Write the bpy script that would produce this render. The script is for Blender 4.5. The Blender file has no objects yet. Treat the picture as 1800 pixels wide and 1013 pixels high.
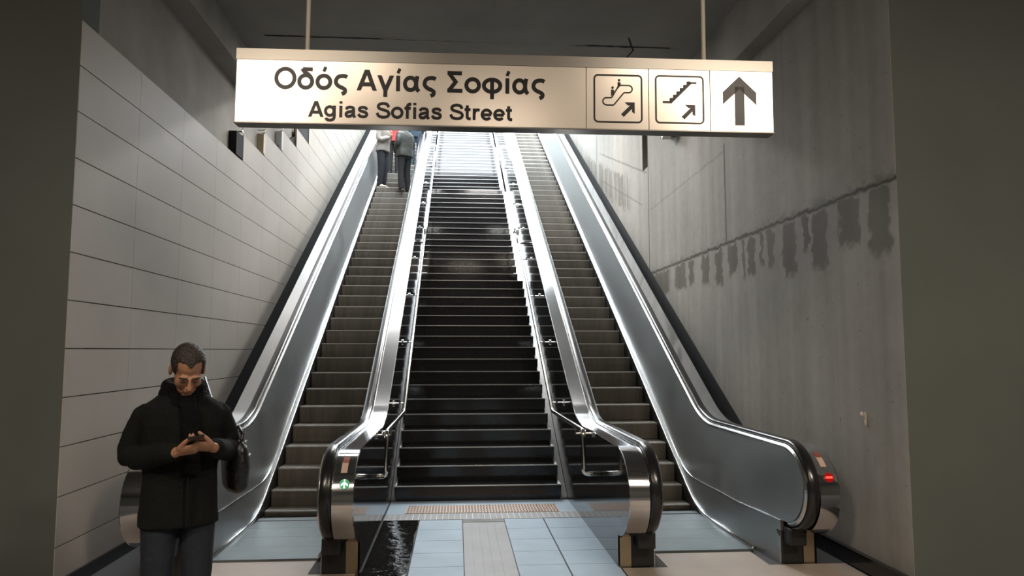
import bpy, bmesh, math, random
from mathutils import Vector, Matrix, Euler
random.seed(7)
S = bpy.context.scene
COL = S.collection
R = math.radians
TAN = math.tan(R(30))

# ------------------------------------------------------------------ camera
cam = bpy.data.cameras.new('camera')
cam.sensor_width = 36.0
cam.lens = 36.0 * 1270.0 / 1800.0
cam.clip_end = 200
camo = bpy.data.objects.new('camera', cam)
COL.objects.link(camo)
PITCH, YAW = R(4.931), R(4.339)
camo.location = (0, 0, 1.7)
camo.rotation_euler = Euler((R(90) + PITCH, 0, -YAW), 'XYZ')
S.camera = camo

# ------------------------------------------------------------------ world, exposure, lamps, stairwell fill
W = bpy.data.worlds.new('overcast_sky')
S.world = W
W.use_nodes = True
bg = W.node_tree.nodes['Background']
bg.inputs[0].default_value = (0.87, 0.945, 1.0, 1)
bg.inputs[1].default_value = 15.0
S.view_settings.view_transform = 'Standard'
S.view_settings.look = 'None'
S.view_settings.gamma = 1.0
S.view_settings.exposure = 0.65
S.view_settings.use_curve_mapping = False

def area(name, loc, size, power, color, rot=(0, 0, 0)):
    l = bpy.data.lights.new(name, 'AREA')
    l.shape = 'RECTANGLE'
    l.size, l.size_y = size
    l.energy = power
    l.color = color
    o = bpy.data.objects.new(name, l)
    o.location = loc
    o.rotation_euler = rot
    COL.objects.link(o)
    return o
WARM = (1.0, 0.85, 0.69)
HALL_Z = 5.30
for (lx, ly, p) in ((-3.15, -1.0, 140), (-1.8, 0.2, 40), (2.4, 0.2, 50), (3.85, -1.1, 200), (0.3, -2.4, 40)):
    area('ceiling_lamp_light', (lx, ly, HALL_Z), (1.3, 0.6), p, WARM)
for (lx, ly, lz, p) in ((-1.2, 9.7, 5.36, 22), (1.6, 9.7, 5.36, 26), (-1.2, 13.2, 6.85, 45), (0.9, 13.4, 6.95, 135)):
    area('stairwell_lamp_light', (lx, ly, lz), (1.2, 0.3), p, (1.0, 0.97, 0.93))  # added fill above the stairs without fixtures, brightens the walls

# ------------------------------------------------------------------ materials
def nodes(m):
    m.use_nodes = True
    nt = m.node_tree
    return nt, nt.nodes, nt.links, nt.nodes['Principled BSDF']

def M(name, col, rough=0.6, metal=0.0, noise=None, bump=None, stretch=(1, 1, 1), spec=0.5, rvar=0.0, emit=None):
    m = bpy.data.materials.new(name)
    nt, N, L, P = nodes(m)
    P.inputs['Base Color'].default_value = (*col, 1)
    P.inputs['Roughness'].default_value = rough
    P.inputs['Metallic'].default_value = metal
    P.inputs['Specular IOR Level'].default_value = spec
    if emit:
        P.inputs['Emission Color'].default_value = (*emit[0], 1)
        P.inputs['Emission Strength'].default_value = emit[1]
    if noise or bump or rvar:
        tc = N.new('ShaderNodeTexCoord')
        mp = N.new('ShaderNodeMapping')
        mp.inputs['Scale'].default_value = stretch
        L.new(tc.outputs['Object'], mp.inputs['Vector'])
    if noise:
        sc, amt = noise
        n = N.new('ShaderNodeTexNoise')
        n.inputs['Scale'].default_value = sc
        n.inputs['Detail'].default_value = 6
        L.new(mp.outputs[0], n.inputs['Vector'])
        r = N.new('ShaderNodeValToRGB')
        a = tuple(c * (1 - amt) for c in col)
        b = tuple(min(1, c * (1 + amt)) for c in col)
        r.color_ramp.elements[0].position = 0.3
        r.color_ramp.elements[0].color = (*a, 1)
        r.color_ramp.elements[1].position = 0.7
        r.color_ramp.elements[1].color = (*b, 1)
        L.new(n.outputs[0], r.inputs[0])
        L.new(r.outputs[0], P.inputs['Base Color'])
        if rvar:
            q = N.new('ShaderNodeMapRange')
            q.inputs['From Min'].default_value = 0.3
            q.inputs['From Max'].default_value = 0.7
            q.inputs['To Min'].default_value = max(0.02, rough - rvar)
            q.inputs['To Max'].default_value = rough + rvar
            L.new(n.outputs[0], q.inputs['Value'])
            L.new(q.outputs[0], P.inputs['Roughness'])
    if bump:
        sc, st = bump
        n2 = N.new('ShaderNodeTexNoise')
        n2.inputs['Scale'].default_value = sc
        n2.inputs['Detail'].default_value = 4
        L.new(mp.outputs[0], n2.inputs['Vector'])
        bp = N.new('ShaderNodeBump')
        bp.inputs['Strength'].default_value = st
        bp.inputs['Distance'].default_value = 0.02
        L.new(n2.outputs[0], bp.inputs['Height'])
        L.new(bp.outputs[0], P.inputs['Normal'])
    return m

PANEL = M('wall_panel_stone', (0.405, 0.378, 0.340), 0.55, noise=(1.3, 0.06))
CONC = M('bare_concrete', (0.31, 0.297, 0.27), 0.8, noise=(1.6, 0.18), bump=(12, 0.15))
DARKP = M('dark_painted_plaster', (0.098, 0.108, 0.096), 0.75, noise=(0.8, 0.10))
CEILM = M('grey_ceiling_plaster', (0.255, 0.245, 0.225), 0.85, noise=(1.2, 0.15))
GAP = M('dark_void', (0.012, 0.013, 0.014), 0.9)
STEEL = M('brushed_steel', (0.62, 0.62, 0.61), 0.24, 1.0, noise=(30, 0.04), stretch=(0.4, 3, 3))
STEELD = M('satin_deck_steel', (0.62, 0.635, 0.66), 0.11, 1.0, noise=(4, 0.03))
PANELS = M('balustrade_panel_steel', (0.43, 0.455, 0.465), 0.38, 0.92, noise=(3, 0.05), rvar=0.05)
SKIRT = M('polished_skirt_edge', (0.85, 0.86, 0.87), 0.16, 1.0)
GLOSSY = M('mirror_dark_cladding', (0.020, 0.020, 0.021), 0.08, 0.0, spec=0.9)
RUBBER = M('black_handrail_rubber', (0.012, 0.012, 0.013), 0.22, spec=0.6)
BLACK = M('black_plastic', (0.012, 0.012, 0.012), 0.45)
GOLD = M('bronze_toned_steel', (0.45, 0.37, 0.26), 0.35, 1.0)
GRANITE = M('black_polished_granite', (0.012, 0.012, 0.014), 0.12, spec=0.55, noise=(40, 0.3), rvar=0.04)
NOSE = M('step_nosing_edge', (0.55, 0.55, 0.54), 0.3, 0.6)
CHROME = M('stainless_tube', (0.78, 0.76, 0.72), 0.15, 1.0)
STRINGA = M('grey_stone_skirting', (0.11, 0.115, 0.12), 0.32, noise=(3, 0.1))  # darker skirting colour for the lowest flight only
STRING = M('stone_skirting', (0.60, 0.61, 0.62), 0.30, 0.0, noise=(3, 0.06))
WHITEP = M('sign_face_white', (0.62, 0.555, 0.48), 0.24, 0.38, spec=0.8)
SIGNB = M('sign_body_metal', (0.20, 0.187, 0.165), 0.30, 0.8)
INK = M('sign_lettering_black', (0.008, 0.007, 0.007), 0.30, spec=0.22)
RODM = M('painted_rod', (0.62, 0.57, 0.48), 0.45)
COMBM = M('comb_plate_aluminium', (0.115, 0.14, 0.15), 0.42, 0.3, noise=(6, 0.1))
SHEET = M('pale_floor_sheet', (0.36, 0.30, 0.25), 0.5, noise=(2, 0.10))
TACT = M('tactile_tile_beige', (0.40, 0.31, 0.24), 0.5, noise=(5, 0.08))
BUMPM = M('tactile_dome_brown', (0.34, 0.20, 0.12), 0.5)
GUIDE = M('guide_strip_grey', (0.17, 0.16, 0.15), 0.5, noise=(3, 0.10))
FILM = M('wet_black_film', (0.006, 0.007, 0.008), 0.06, noise=(9, 0.3), bump=(9, 0.35), spec=0.8, rvar=0.03)

def step_mat():
    m = bpy.data.materials.new('grooved_step_metal')
    nt, N, L, P = nodes(m)
    tc = N.new('ShaderNodeTexCoord')
    sx = N.new('ShaderNodeSeparateXYZ')
    L.new(tc.outputs['Object'], sx.inputs[0])
    mu = N.new('ShaderNodeMath'); mu.operation = 'MULTIPLY'; mu.inputs[1].default_value = 2 * math.pi / 0.012
    L.new(sx.outputs[0], mu.inputs[0])
    si = N.new('ShaderNodeMath'); si.operation = 'SINE'
    L.new(mu.outputs[0], si.inputs[0])
    bp = N.new('ShaderNodeBump'); bp.inputs['Strength'].default_value = 0.5; bp.inputs['Distance'].default_value = 0.004
    L.new(si.outputs[0], bp.inputs['Height'])
    L.new(bp.outputs[0], P.inputs['Normal'])
    n = N.new('ShaderNodeTexNoise'); n.inputs['Scale'].default_value = 3
    mp = N.new('ShaderNodeMapping'); mp.inputs['Scale'].default_value = (2.0, 0.05, 0.05)
    L.new(tc.outputs['Object'], mp.inputs[0]); L.new(mp.outputs[0], n.inputs['Vector'])
    r = N.new('ShaderNodeValToRGB')
    r.color_ramp.elements[0].position = 0.35; r.color_ramp.elements[0].color = (0.12, 0.11, 0.095, 1)
    r.color_ramp.elements[1].position = 0.65; r.color_ramp.elements[1].color = (0.19, 0.175, 0.15, 1)
    L.new(n.outputs[0], r.inputs[0]); L.new(r.outputs[0], P.inputs['Base Color'])
    P.inputs['Roughness'].default_value = 0.45
    P.inputs['Metallic'].default_value = 0.3
    return m
STEPM = step_mat()

def floor_tile_mat():
    m = bpy.data.materials.new('blue_grey_floor_tile')
    nt, N, L, P = nodes(m)
    tc = N.new('ShaderNodeTexCoord')
    n = N.new('ShaderNodeTexNoise'); n.inputs['Scale'].default_value = 2.5; n.inputs['Detail'].default_value = 6
    L.new(tc.outputs['Object'], n.inputs['Vector'])
    r = N.new('ShaderNodeValToRGB')
    r.color_ramp.elements[0].position = 0.3; r.color_ramp.elements[0].color = (0.27, 0.36, 0.44, 1)
    r.color_ramp.elements[1].position = 0.7; r.color_ramp.elements[1].color = (0.33, 0.43, 0.52, 1)
    L.new(n.outputs[0], r.inputs[0]); L.new(r.outputs[0], P.inputs['Base Color'])
    P.inputs['Roughness'].default_value = 0.55
    P.inputs['Specular IOR Level'].default_value = 0.3
    return m
TILE = floor_tile_mat()
GROUT = M('floor_grout', (0.05, 0.05, 0.055), 0.8)

def stained_concrete():
    m = bpy.data.materials.new('stained_concrete')
    nt, N, L, P = nodes(m)
    def math_(op, a, b=None, clamp=False):
        q = N.new('ShaderNodeMath'); q.operation = op; q.use_clamp = clamp
        for i, v in enumerate((a, b)):
            if v is None: continue
            if isinstance(v, (int, float)): q.inputs[i].default_value = v
            else: L.new(v, q.inputs[i])
        return q.outputs[0]
    def ramp(v, lo, hi):
        q = N.new('ShaderNodeMapRange'); q.interpolation_type = 'SMOOTHSTEP'
        L.new(v, q.inputs['Value']); q.inputs['From Min'].default_value = lo; q.inputs['From Max'].default_value = hi
        return q.outputs[0]
    tc = N.new('ShaderNodeTexCoord'); sp = N.new('ShaderNodeSeparateXYZ'); L.new(tc.outputs['Object'], sp.inputs[0])
    Y, Z = sp.outputs[1], sp.outputs[2]
    def noise(scale, stretch, detail=5):
        mp = N.new('ShaderNodeMapping'); mp.inputs['Scale'].default_value = stretch
        L.new(tc.outputs['Object'], mp.inputs[0])
        n = N.new('ShaderNodeTexNoise'); n.inputs['Scale'].default_value = scale; n.inputs['Detail'].default_value = detail
        L.new(mp.outputs[0], n.inputs['Vector']); return n.outputs[0]
    big = noise(0.8, (1, 1, 1)); streak = noise(3, (1, 1.6, 0.10)); fine = noise(9, (1, 1, 1)); pock = noise(26, (1, 1, 1), 2)
    warp = math_('MULTIPLY', math_('SUBTRACT', fine, 0.5), 0.24)
    base = math_('ADD', math_('MULTIPLY', big, 0.20), math_('MULTIPLY', streak, 0.26))
    base = math_('ADD', base, math_('MULTIPLY', fine, 0.10))           # ~0.28
    base = math_('ADD', base, 0.03)
    line = 2.93
    mask = None
    for (yc, hw, ln) in ((11.0, .55, .38), (9.98, .26, .36), (9.49, .11, .35), (8.93, .14, .40), (8.45, .12, .45), (8.02, .15, .36),
                         (7.71, .04, .44), (7.50, .11, .43), (7.23, .04, .35), (7.01, .08, .40), (6.60, .14, .52), (6.28, .06, .34),
                         (6.03, .13, .52), (5.55, .16, .40), (5.12, .13, .52)):
        d = math_('ABSOLUTE', math_('SUBTRACT', math_('ADD', Y, warp), yc))
        side = math_('SUBTRACT', 1.0, ramp(d, hw * 0.75, hw * 1.1 + 0.01))
        down = math_('SUBTRACT', line, math_('ADD', Z, warp))
        ends = math_('MULTIPLY', ramp(down, 0.0, 0.03), math_('SUBTRACT', 1.0, ramp(down, ln - 0.05, ln + 0.04)))
        k = math_('MULTIPLY', side, ends)
        mask = k if mask is None else math_('MAXIMUM', mask, k)
    mask = math_('MULTIPLY', mask, math_('ADD', 0.55, math_('MULTIPLY', streak, 0.5)), True)
    # dirty horizontal cold joint and vertical formwork joints
    dz = math_('ABSOLUTE', math_('SUBTRACT', math_('ADD', Z, math_('MULTIPLY', warp, 0.35)), line + 0.02))
    joint = math_('MULTIPLY', math_('SUBTRACT', 1.0, ramp(dz, 0.0, 0.035)), math_('SUBTRACT', 1.0, ramp(Y, 11.6, 12.2)))
    up = math_('SUBTRACT', Z, line)
    halo = math_('MULTIPLY', math_('MULTIPLY', ramp(up, 0.0, 0.01), math_('SUBTRACT', 1.0, ramp(up, 0.0, 0.16))), ramp(fine, 0.42, 0.62))
    halo = math_('MULTIPLY', halo, math_('SUBTRACT', 1.0, ramp(Y, 11.6, 12.2)))
    dark = math_('MAXIMUM', joint, math_('MULTIPLY', halo, 0.6))
    for (yj, w, z0, z1) in ((8.2, .036, 2.93, 4.15), (11.6, .04, 2.0, 5.6), (16.0, .03, 4.0, 9)):
        dy = math_('ABSOLUTE', math_('SUBTRACT', math_('ADD', Y, math_('MULTIPLY', warp, 0.1)), yj))
        v = math_('SUBTRACT', 1.0, ramp(dy, 0.0, w))
        v = math_('MULTIPLY', v, math_('MULTIPLY', ramp(Z, z0 - 0.02, z0 + 0.02), math_('SUBTRACT', 1.0, ramp(Z, z1 - .02, z1 + .02))))
        dark = math_('MAXIMUM', dark, math_('MULTIPLY', v, 0.92))
    # faint board-mark lines rising with the steps, and a stained band farther up
    for (y0, z0, sl, y1, y2, w, s) in ((8.2, 4.06, -0.02, 8.2, 11.5, .02, .35), (11.8, 4.7, .36, 11.7, 15.5, .035, .5), (12.2, 4.25, .36, 12.0, 15.5, .03, .4)):
        e = math_('SUBTRACT', Z, math_('ADD', z0, math_('MULTIPLY', math_('SUBTRACT', Y, y0), sl)))
        v = math_('SUBTRACT', 1.0, ramp(math_('ABSOLUTE', math_('ADD', e, math_('MULTIPLY', warp, .2))), 0.0, w))
        v = math_('MULTIPLY', v, math_('MULTIPLY', ramp(Y, y1 - .05, y1 + .05), math_('SUBTRACT', 1.0, ramp(Y, y2 - .3, y2 + .3))))
        dark = math_('MAXIMUM', dark, math_('MULTIPLY', v, s))
    e = math_('SUBTRACT', math_('ADD', Z, math_('MULTIPLY', warp, 2.0)), math_('ADD', 4.9, math_('MULTIPLY', math_('SUBTRACT', Y, 13.0), 0.36)))
    band = math_('MULTIPLY', ramp(e, -0.75, -0.55), math_('SUBTRACT', 1.0, ramp(e, -0.05, 0.05)))
    band = math_('MULTIPLY', band, math_('MULTIPLY', ramp(Y, 12.6, 13.2), math_('SUBTRACT', 1.0, ramp(Y, 16.5, 18.0))))
    band = math_('MULTIPLY', band, ramp(streak, 0.40, 0.56))
    mask = math_('MAXIMUM', mask, math_('MULTIPLY', band, 0.7))
    holes = math_('MULTIPLY', ramp(pock, 0.70, 0.74), 0.5)
    dark = math_('MAXIMUM', dark, holes)
    c1 = N.new('ShaderNodeMix'); c1.data_type = 'RGBA'
    cr = N.new('ShaderNodeValToRGB')
    cr.color_ramp.elements[0].position = 0.18; cr.color_ramp.elements[0].color = (0.19, 0.18, 0.16, 1)
    cr.color_ramp.elements[1].position = 0.46; cr.color_ramp.elements[1].color = (0.39, 0.372, 0.338, 1)
    L.new(base, cr.inputs[0])
    L.new(mask, c1.inputs['Factor']); L.new(cr.outputs[0], c1.inputs[6]); c1.inputs[7].default_value = (0.078, 0.066, 0.047, 1)
    c2 = N.new('ShaderNodeMix'); c2.data_type = 'RGBA'
    L.new(dark, c2.inputs['Factor']); L.new(c1.outputs[2], c2.inputs[6]); c2.inputs[7].default_value = (0.035, 0.03, 0.022, 1)
    L.new(c2.outputs[2], P.inputs['Base Color'])
    P.inputs['Roughness'].default_value = 0.8
    bp = N.new('ShaderNodeBump'); bp.inputs['Strength'].default_value = 0.25; bp.inputs['Distance'].default_value = 0.01
    L.new(fine, bp.inputs['Height']); L.new(bp.outputs[0], P.inputs['Normal'])
    return m
STAIN = stained_concrete()

# ------------------------------------------------------------------ mesh helpers
def link(name, me, mat, parent=None, smooth=False):
    o = bpy.data.objects.new(name, me)
    COL.objects.link(o)
    if mat is not None:
        for mm in (mat if isinstance(mat, (list, tuple)) else (mat,)):
            me.materials.append(mm)
    if smooth:
        for p in me.polygons: p.use_smooth = True
    if parent is not None: o.parent = parent
    return o

class MB:
    def __init__(s): s.v = []; s.f = []; s.m = []
    def add(s, vs, fs, mi=0):
        b = len(s.v); s.v += [tuple(q) for q in vs]
        for f in fs: s.f.append(tuple(b + i for i in f)); s.m.append(mi)
    def box(s, x0, x1, y0, y1, z0, z1, mi=0):
        vs = [(x, y, z) for x in (x0, x1) for y in (y0, y1) for z in (z0, z1)]
        s.add(vs, [(0, 1, 3, 2), (4, 6, 7, 5), (0, 4, 5, 1), (2, 3, 7, 6), (0, 2, 6, 4), (1, 5, 7, 3)], mi)
    def prism(s, poly, x0, x1, mi=0):                 # polygon in (y, z), extruded along x
        n = len(poly)
        vs = [(x0, y, z) for y, z in poly] + [(x1, y, z) for y, z in poly]
        fs = [tuple(range(n))[::-1], tuple(range(n, 2 * n))] + [(i, (i + 1) % n, n + (i + 1) % n, n + i) for i in range(n)]
        s.add(vs, fs, mi)
    def prism_xz(s, poly, y0, y1, mi=0):              # polygon in (x, z), extruded along y
        n = len(poly)
        vs = [(x, y0, z) for x, z in poly] + [(x, y1, z) for x, z in poly]
        fs = [tuple(range(n)), tuple(range(n, 2 * n))[::-1]] + [((i + 1) % n, i, n + i, n + (i + 1) % n) for i in range(n)]
        s.add(vs, fs, mi)
    def strip(s, A, B, mi=0):                         # ribbon between two point lists
        n = len(A); s.add(list(A) + list(B), [(i, i + 1, n + i + 1, n + i) for i in range(n - 1)], mi)
    def loft(s, rings, close=True, caps=True, mi=0):
        n = len(rings[0]); b = len(s.v)
        vs = [p for r in rings for p in r]
        fs = []
        for k in range(len(rings) - 1):
            for i in range(n if close else n - 1):
                j = (i + 1) % n
                fs.append((k * n + i, k * n + j, (k + 1) * n + j, (k + 1) * n + i))
        if caps:
            fs.append(tuple(range(n))[::-1]); fs.append(tuple((len(rings) - 1) * n + i for i in range(n)))
        s.add(vs, fs, mi)
    def tube(s, pts, r, seg=10, mi=0):
        pts = [Vector(p) for p in pts]; rings = []
        ref = Vector((0, 0, 1))
        for i, p in enumerate(pts):
            a = pts[max(i - 1, 0)]; c = pts[min(i + 1, len(pts) - 1)]
            t = (c - a).normalized()
            u = t.cross(ref)
            if u.length < 1e-3: u = t.cross(Vector((1, 0, 0)))
            u.normalize(); w = u.cross(t)
            rr = r[i] if isinstance(r, (list, tuple)) else r
            ra, rb = rr if isinstance(rr, (list, tuple)) else (rr, rr)
            rings.append([p + u * math.cos(2 * math.pi * k / seg) * ra + w * math.sin(2 * math.pi * k / seg) * rb for k in range(seg)])
        s.loft(rings, mi=mi)
    def sphere(s, c, r, seg=14, rings=9, mat=None, mi=0):
        rx, ry, rz = r if isinstance(r, (list, tuple)) else (r, r, r)
        vs = []; fs = []
        for j in range(1, rings):
            th = math.pi * j / rings
            for i in range(seg):
                ph = 2 * math.pi * i / seg
                vs.append(Vector((rx * math.sin(th) * math.cos(ph), ry * math.sin(th) * math.sin(ph), rz * math.cos(th))))
        vs.append(Vector((0, 0, rz))); vs.append(Vector((0, 0, -rz)))
        top, bot = len(vs) - 2, len(vs) - 1
        for j in range(rings - 2):
            for i in range(seg):
                k = (i + 1) % seg
                fs.append((j * seg + i, (j + 1) * seg + i, (j + 1) * seg + k, j * seg + k))
        for i in range(seg):
            k = (i + 1) % seg
            fs.append((top, i, k)); fs.append((bot, (rings - 2) * seg + k, (rings - 2) * seg + i))
        c = Vector(c)
        vs = [(mat @ v if mat else v) + c for v in vs]
        s.add(vs, fs, mi)
    def mesh(s, name):
        me = bpy.data.meshes.new(name)
        me.from_pydata([tuple(v) for v in s.v], [], s.f)
        for p, mi in zip(me.polygons, s.m): p.material_index = mi
        bm = bmesh.new(); bm.from_mesh(me)
        bmesh.ops.recalc_face_normals(bm, faces=bm.faces)
        bm.to_mesh(me); bm.free()
        return me
    def obj(s, name, mat, parent=None, smooth=False, bevel=0.0, solid=0.0):
        o = link(name, s.mesh(name), mat, parent, smooth)
        if solid:
            md = o.modifiers.new('solid', 'SOLIDIFY'); md.thickness = solid; md.offset = 0
        if bevel:
            md = o.modifiers.new('bevel', 'BEVEL'); md.width = bevel; md.segments = 2; md.limit_method = 'ANGLE'; md.angle_limit = R(40)
        return o

def tag(o, label, cat, group=None):
    o['label'] = label; o['category'] = cat
    if group: o['group'] = group
    return o
def struct(o):
    o['kind'] = 'structure'; return o
def empty(name, loc=(0, 0, 0), rot=(0, 0, 0)):
    o = bpy.data.objects.new(name, None); o.location = loc; o.rotation_euler = rot
    o.empty_display_size = 0.2
    COL.objects.link(o); return o

# ------------------------------------------------------------------ shared incline geometry
def zN(y): return 0.60 + TAN * (y - 8.60)             # line through the step noses
YEND = 26.0
def path(a, b, y0, y1=YEND, rad=1.25, n=10):          # level at z=a, fillet, then parallel to the noses, b above
    yi = 7.56 + (a - b) / TAN
    T = rad * math.tan(R(15))
    pts = [(y0, a)]
    for i in range(n + 1):
        th = R(30) * i / n
        pts.append((yi - T + rad * math.sin(th), a + rad * (1 - math.cos(th))))
    pts.append((y1, zN(y1) + b))
    return pts
def ell(cy, cz, ry, rz, a0, a1, n=20):                # angles measured from the top, turning towards the viewer
    return [(cy - ry * math.sin(R(a0 + (a1 - a0) * i / n)), cz + rz * math.cos(R(a0 + (a1 - a0) * i / n))) for i in range(n + 1)]

# ------------------------------------------------------------------ setting: shell
XL, XR = -2.77, 3.15
CEIL = 5.42
TOPZ = 10.62
b = MB(); b.box(-8, 8, -6, 8.36, -0.12, 0.0); b.box(-3.3, 3.6, 8.36, 32, -0.12, 0.0)
struct(b.obj('floor', GROUT))
# near hall
b = MB(); b.box(-8, XL - 0.006, 5.372, 5.62, 0, CEIL); struct(b.obj('wall_front_left', DARKP))
b = MB(); b.box(XR + .004, 8, 4.90, 5.2, 0, CEIL); struct(b.obj('wall_front_right', DARKP))
b = MB(); b.box(-8.2, -8, -6, 5.6, 0, CEIL); b.box(8, 8.2, -6, 5.2, 0, CEIL); b.box(-8.2, 8.2, -6.2, -6, 0, CEIL)
struct(b.obj('wall_back', DARKP))
SOFF_Y0, SOFF_END = 10.3, 14.6
b = MB()
b.box(-8.2, 8.2, -6.2, 5.6, CEIL, CEIL + 0.3)
b.box(-3.3, 3.6, 5.6, SOFF_Y0, CEIL, CEIL + 0.3)
zs = CEIL + TAN * (SOFF_END - SOFF_Y0)
b.prism([(SOFF_Y0, CEIL), (SOFF_END, zs), (SOFF_END, zs + 0.35), (SOFF_Y0, CEIL + 0.35)], -3.3, 3.6)
struct(b.obj('ceiling', CEILM))
b = MB(); b.box(-2.9, -2.60, 5.6, SOFF_Y0, 5.07, CEIL); struct(b.obj('trim_1', CONC))
b = MB(); b.box(2.98, 3.2, 5.2, SOFF_Y0, 4.84, CEIL); struct(b.obj('trim_2', CONC))
# ceiling cold joint (crack line)
b = MB()
pts = []
for i in range(60):
    x = -2.3 + 4.9 * i / 59
    w = 0.012 + 0.012 * random.random() if (x < -0.9 or x > 1.6) else 0.003
    pts.append((x, w))
A = [(x, 8.46 - w + 0.01 * random.random(), CEIL - 0.003) for x, w in pts]
B = [(x, 8.46 + w + 0.01 * random.random(), CEIL - 0.003) for x, w in pts]
b.strip(A, B)
cr = [(2.02, 8.20), (2.10, 8.42), (2.16, 8.55), (2.13, 8.80)]
b.strip([(x - .012, y, CEIL - 0.003) for x, y in cr], [(x + .012, y, CEIL - 0.003) for x, y in cr])
struct(b.obj('trim_3', GAP))
# concrete behind the left panels and the right wall
b = MB(); b.box(-3.3, -2.85, 5.6, 32, 0, 15); struct(b.obj('wall_left_concrete', CONC))
SLOT = [(11.62, 4.72), (11.95, 4.85), (11.95, 5.45), (11.62, 5.45)]
b = MB()
b.box(XR + 0.12, 3.6, 5.2, 32, 0, 15)
b.box(XR, XR + 0.003, 4.90, 5.2, 0, CEIL); b.box(XR, XR + .12, 5.2, 11.62, 0, 15); b.box(XR, XR + 0.12, 11.95, 32, 0, 15)
b.box(XR, XR + 0.12, 11.62, 11.95, 0, 4.75); b.box(XR, XR + 0.12, 11.62, 11.95, 5.45, 15)
struct(b.obj('wall_right', STAIN))
b = MB(); b.box(XR + 0.09, XR + 0.119, 11.62, 11.95, 4.75, 5.45); struct(b.obj('trim_4', GAP))
b = MB(); b.box(-3.3, 3.6, 32, 32.3, 0, 11.2); struct(b.obj('wall_far', CONC))
b = MB(); b.box(-3.3, 3.6, YEND + 0.02, 32, TOPZ - 0.3, TOPZ); struct(b.obj('floor_upper', TILE))

# left wall cladding: rows of stone panels, stepped at the top and cut along the incline at the bottom
def clip_low(poly, f):
    out = []
    for i in range(len(poly)):
        p, q = poly[i], poly[(i + 1) % len(poly)]
        dp, dq = p[1] - f(p[0]), q[1] - f(q[0])
        if dp >= 0: out.append(p)
        if dp * dq < 0:
            t = dp / (dp - dq); out.append((p[0] + t * (q[0] - p[0]), p[1] + t * (q[1] - p[1])))
    return out
b = MB()
ROW, COLW = 0.3455, 1.003
for j in range(21):
    y0, y1 = 5.372 + j * COLW, 5.372 + (j + 1) * COLW
    top = 12
    if j >= 4: top = 12 + (j - 3)
    if j >= 7: top = 16 + int(1.67 * (j - 6))
    if j == 7: top = 16
    for k in range(top):
        z0 = 0.331 + ROW * (k - 1) if k > 0 else 0.012
        z1 = 0.331 + ROW * k
        poly = [(y0 + .0015, z0 + .004), (y1 - .0015, z0 + .004), (y1 - .0015, z1 - .004), (y0 + .0015, z1 - .004)]
        poly = clip_low(poly, lambda y: TAN * y - 4.12)
        if len(poly) > 2: b.prism(poly, XL - 0.03, XL)
struct(b.obj('wall_left', PANEL))
b = MB(); b.box(-2.849, XL - 0.0305, 5.40, 9.38, 0, 4.12)
b.box(-2.849, -2.78, 12.55, 13.39, 5.50, 6.3)
b.prism([(9.38, 0), (YEND, 0), (YEND, zN(YEND) + 0.4), (9.38, 4.1)], -2.849, XL - 0.0305)
struct(b.obj('trim_5', GAP))
# cladding step blocks: black for a recess, bronze bracket, lit edge painted pale
for q, (yy, zz) in enumerate(((9.34, 4.18), (10.38, 4.52), (11.40, 4.87))):
    b = MB(); b.box(-2.85, -2.755, yy - 0.30 if q == 0 else yy - 0.10, yy, zz - 0.04, zz + 0.25)
    o = b.obj('panel_bracket', (GAP, GOLD, STRING)[q])
    b = MB(); b.tube([(-2.84, yy - .1, zz + .30), (-2.74, yy - .1, zz + .30), (-2.74, yy - .1, zz + .36)], 0.012)
    b.obj('bolt', CHROME, o)
    tag(o, ['dark metal panel bracket on the lowest step of the left stone cladding',
            'bronze panel bracket on the second step up of the left stone cladding',
            'pale panel bracket just under the hanging sign, third step of the left cladding'][q], 'bracket', 'brackets on the left cladding')
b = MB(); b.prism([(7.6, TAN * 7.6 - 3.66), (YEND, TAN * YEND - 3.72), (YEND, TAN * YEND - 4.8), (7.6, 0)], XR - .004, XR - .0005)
struct(b.obj('trim_6', GAP))  # thin near-black plate over the lower right wall, following the incline
# baseboards
b = MB(); b.box(XR - 0.035, XR, 4.90, 6.6, 0, 0.12); b.box(XR - 0.045, XR, 4.90, 6.6, 0.12, 0.135)
struct(b.obj('baseboard_right', GRANITE))
b = MB(); b.box(XL, XL + 0.02, 5.372, 8.0, 0, 0.10); struct(b.obj('baseboard_left', GRANITE))

# ------------------------------------------------------------------ floor finishes
b = MB()
xs = [(-0.36, 0.066), (0.482, 0.875), (0.882, 1.285)]
for (x0, x1) in xs:
    y = 7.425
    while y > -5.5:
        b.box(x0 + .003, x1 - .003, y - 0.395 + 0.003, y - 0.003, 0, 0.010); y -= 0.395
struct(b.obj('floor_tiles', TILE))
b = MB(); b.box(0.07, 0.478, -5, 7.30, 0, 0.010)
for k in range(4): b.box(0.16 + k * .075 - .014, 0.16 + k * .075 + .014, -5, 7.22, 0.010, 0.0135)
for k in range(5): b.box(0.07, 0.478, 7.31 + k * .026, 7.326 + k * .026, 0, 0.013)
tag(b.obj('tactile_guide_strip', GUIDE), 'grey ribbed guide strip running down the middle of the blue floor tiles', 'tactile paving')
b = MB(); b.box(-0.72, 1.27, 7.43, 7.70, 0, 0.012)
for k in range(33):
    x = -0.68 + k * 0.0605
    b.box(x, x + 0.006, 7.44, 7.69, 0.012, 0.0135, 1)
o = b.obj('floor_drain', [GUIDE, STRING]); tag(o, 'dark grey floor strip with white tick lines across the foot of the stairs', 'drain')
b = MB(); b.box(-0.72, 1.27, 7.70, 8.36, 0, 0.008); struct(b.obj('floor_landing', TILE))
b = MB()
for k in range(8):
    x0 = -0.53 + k * 0.2025
    b.box(x0 + .002, x0 + .2005, 7.715, 8.09, 0.008, 0.014)
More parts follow.
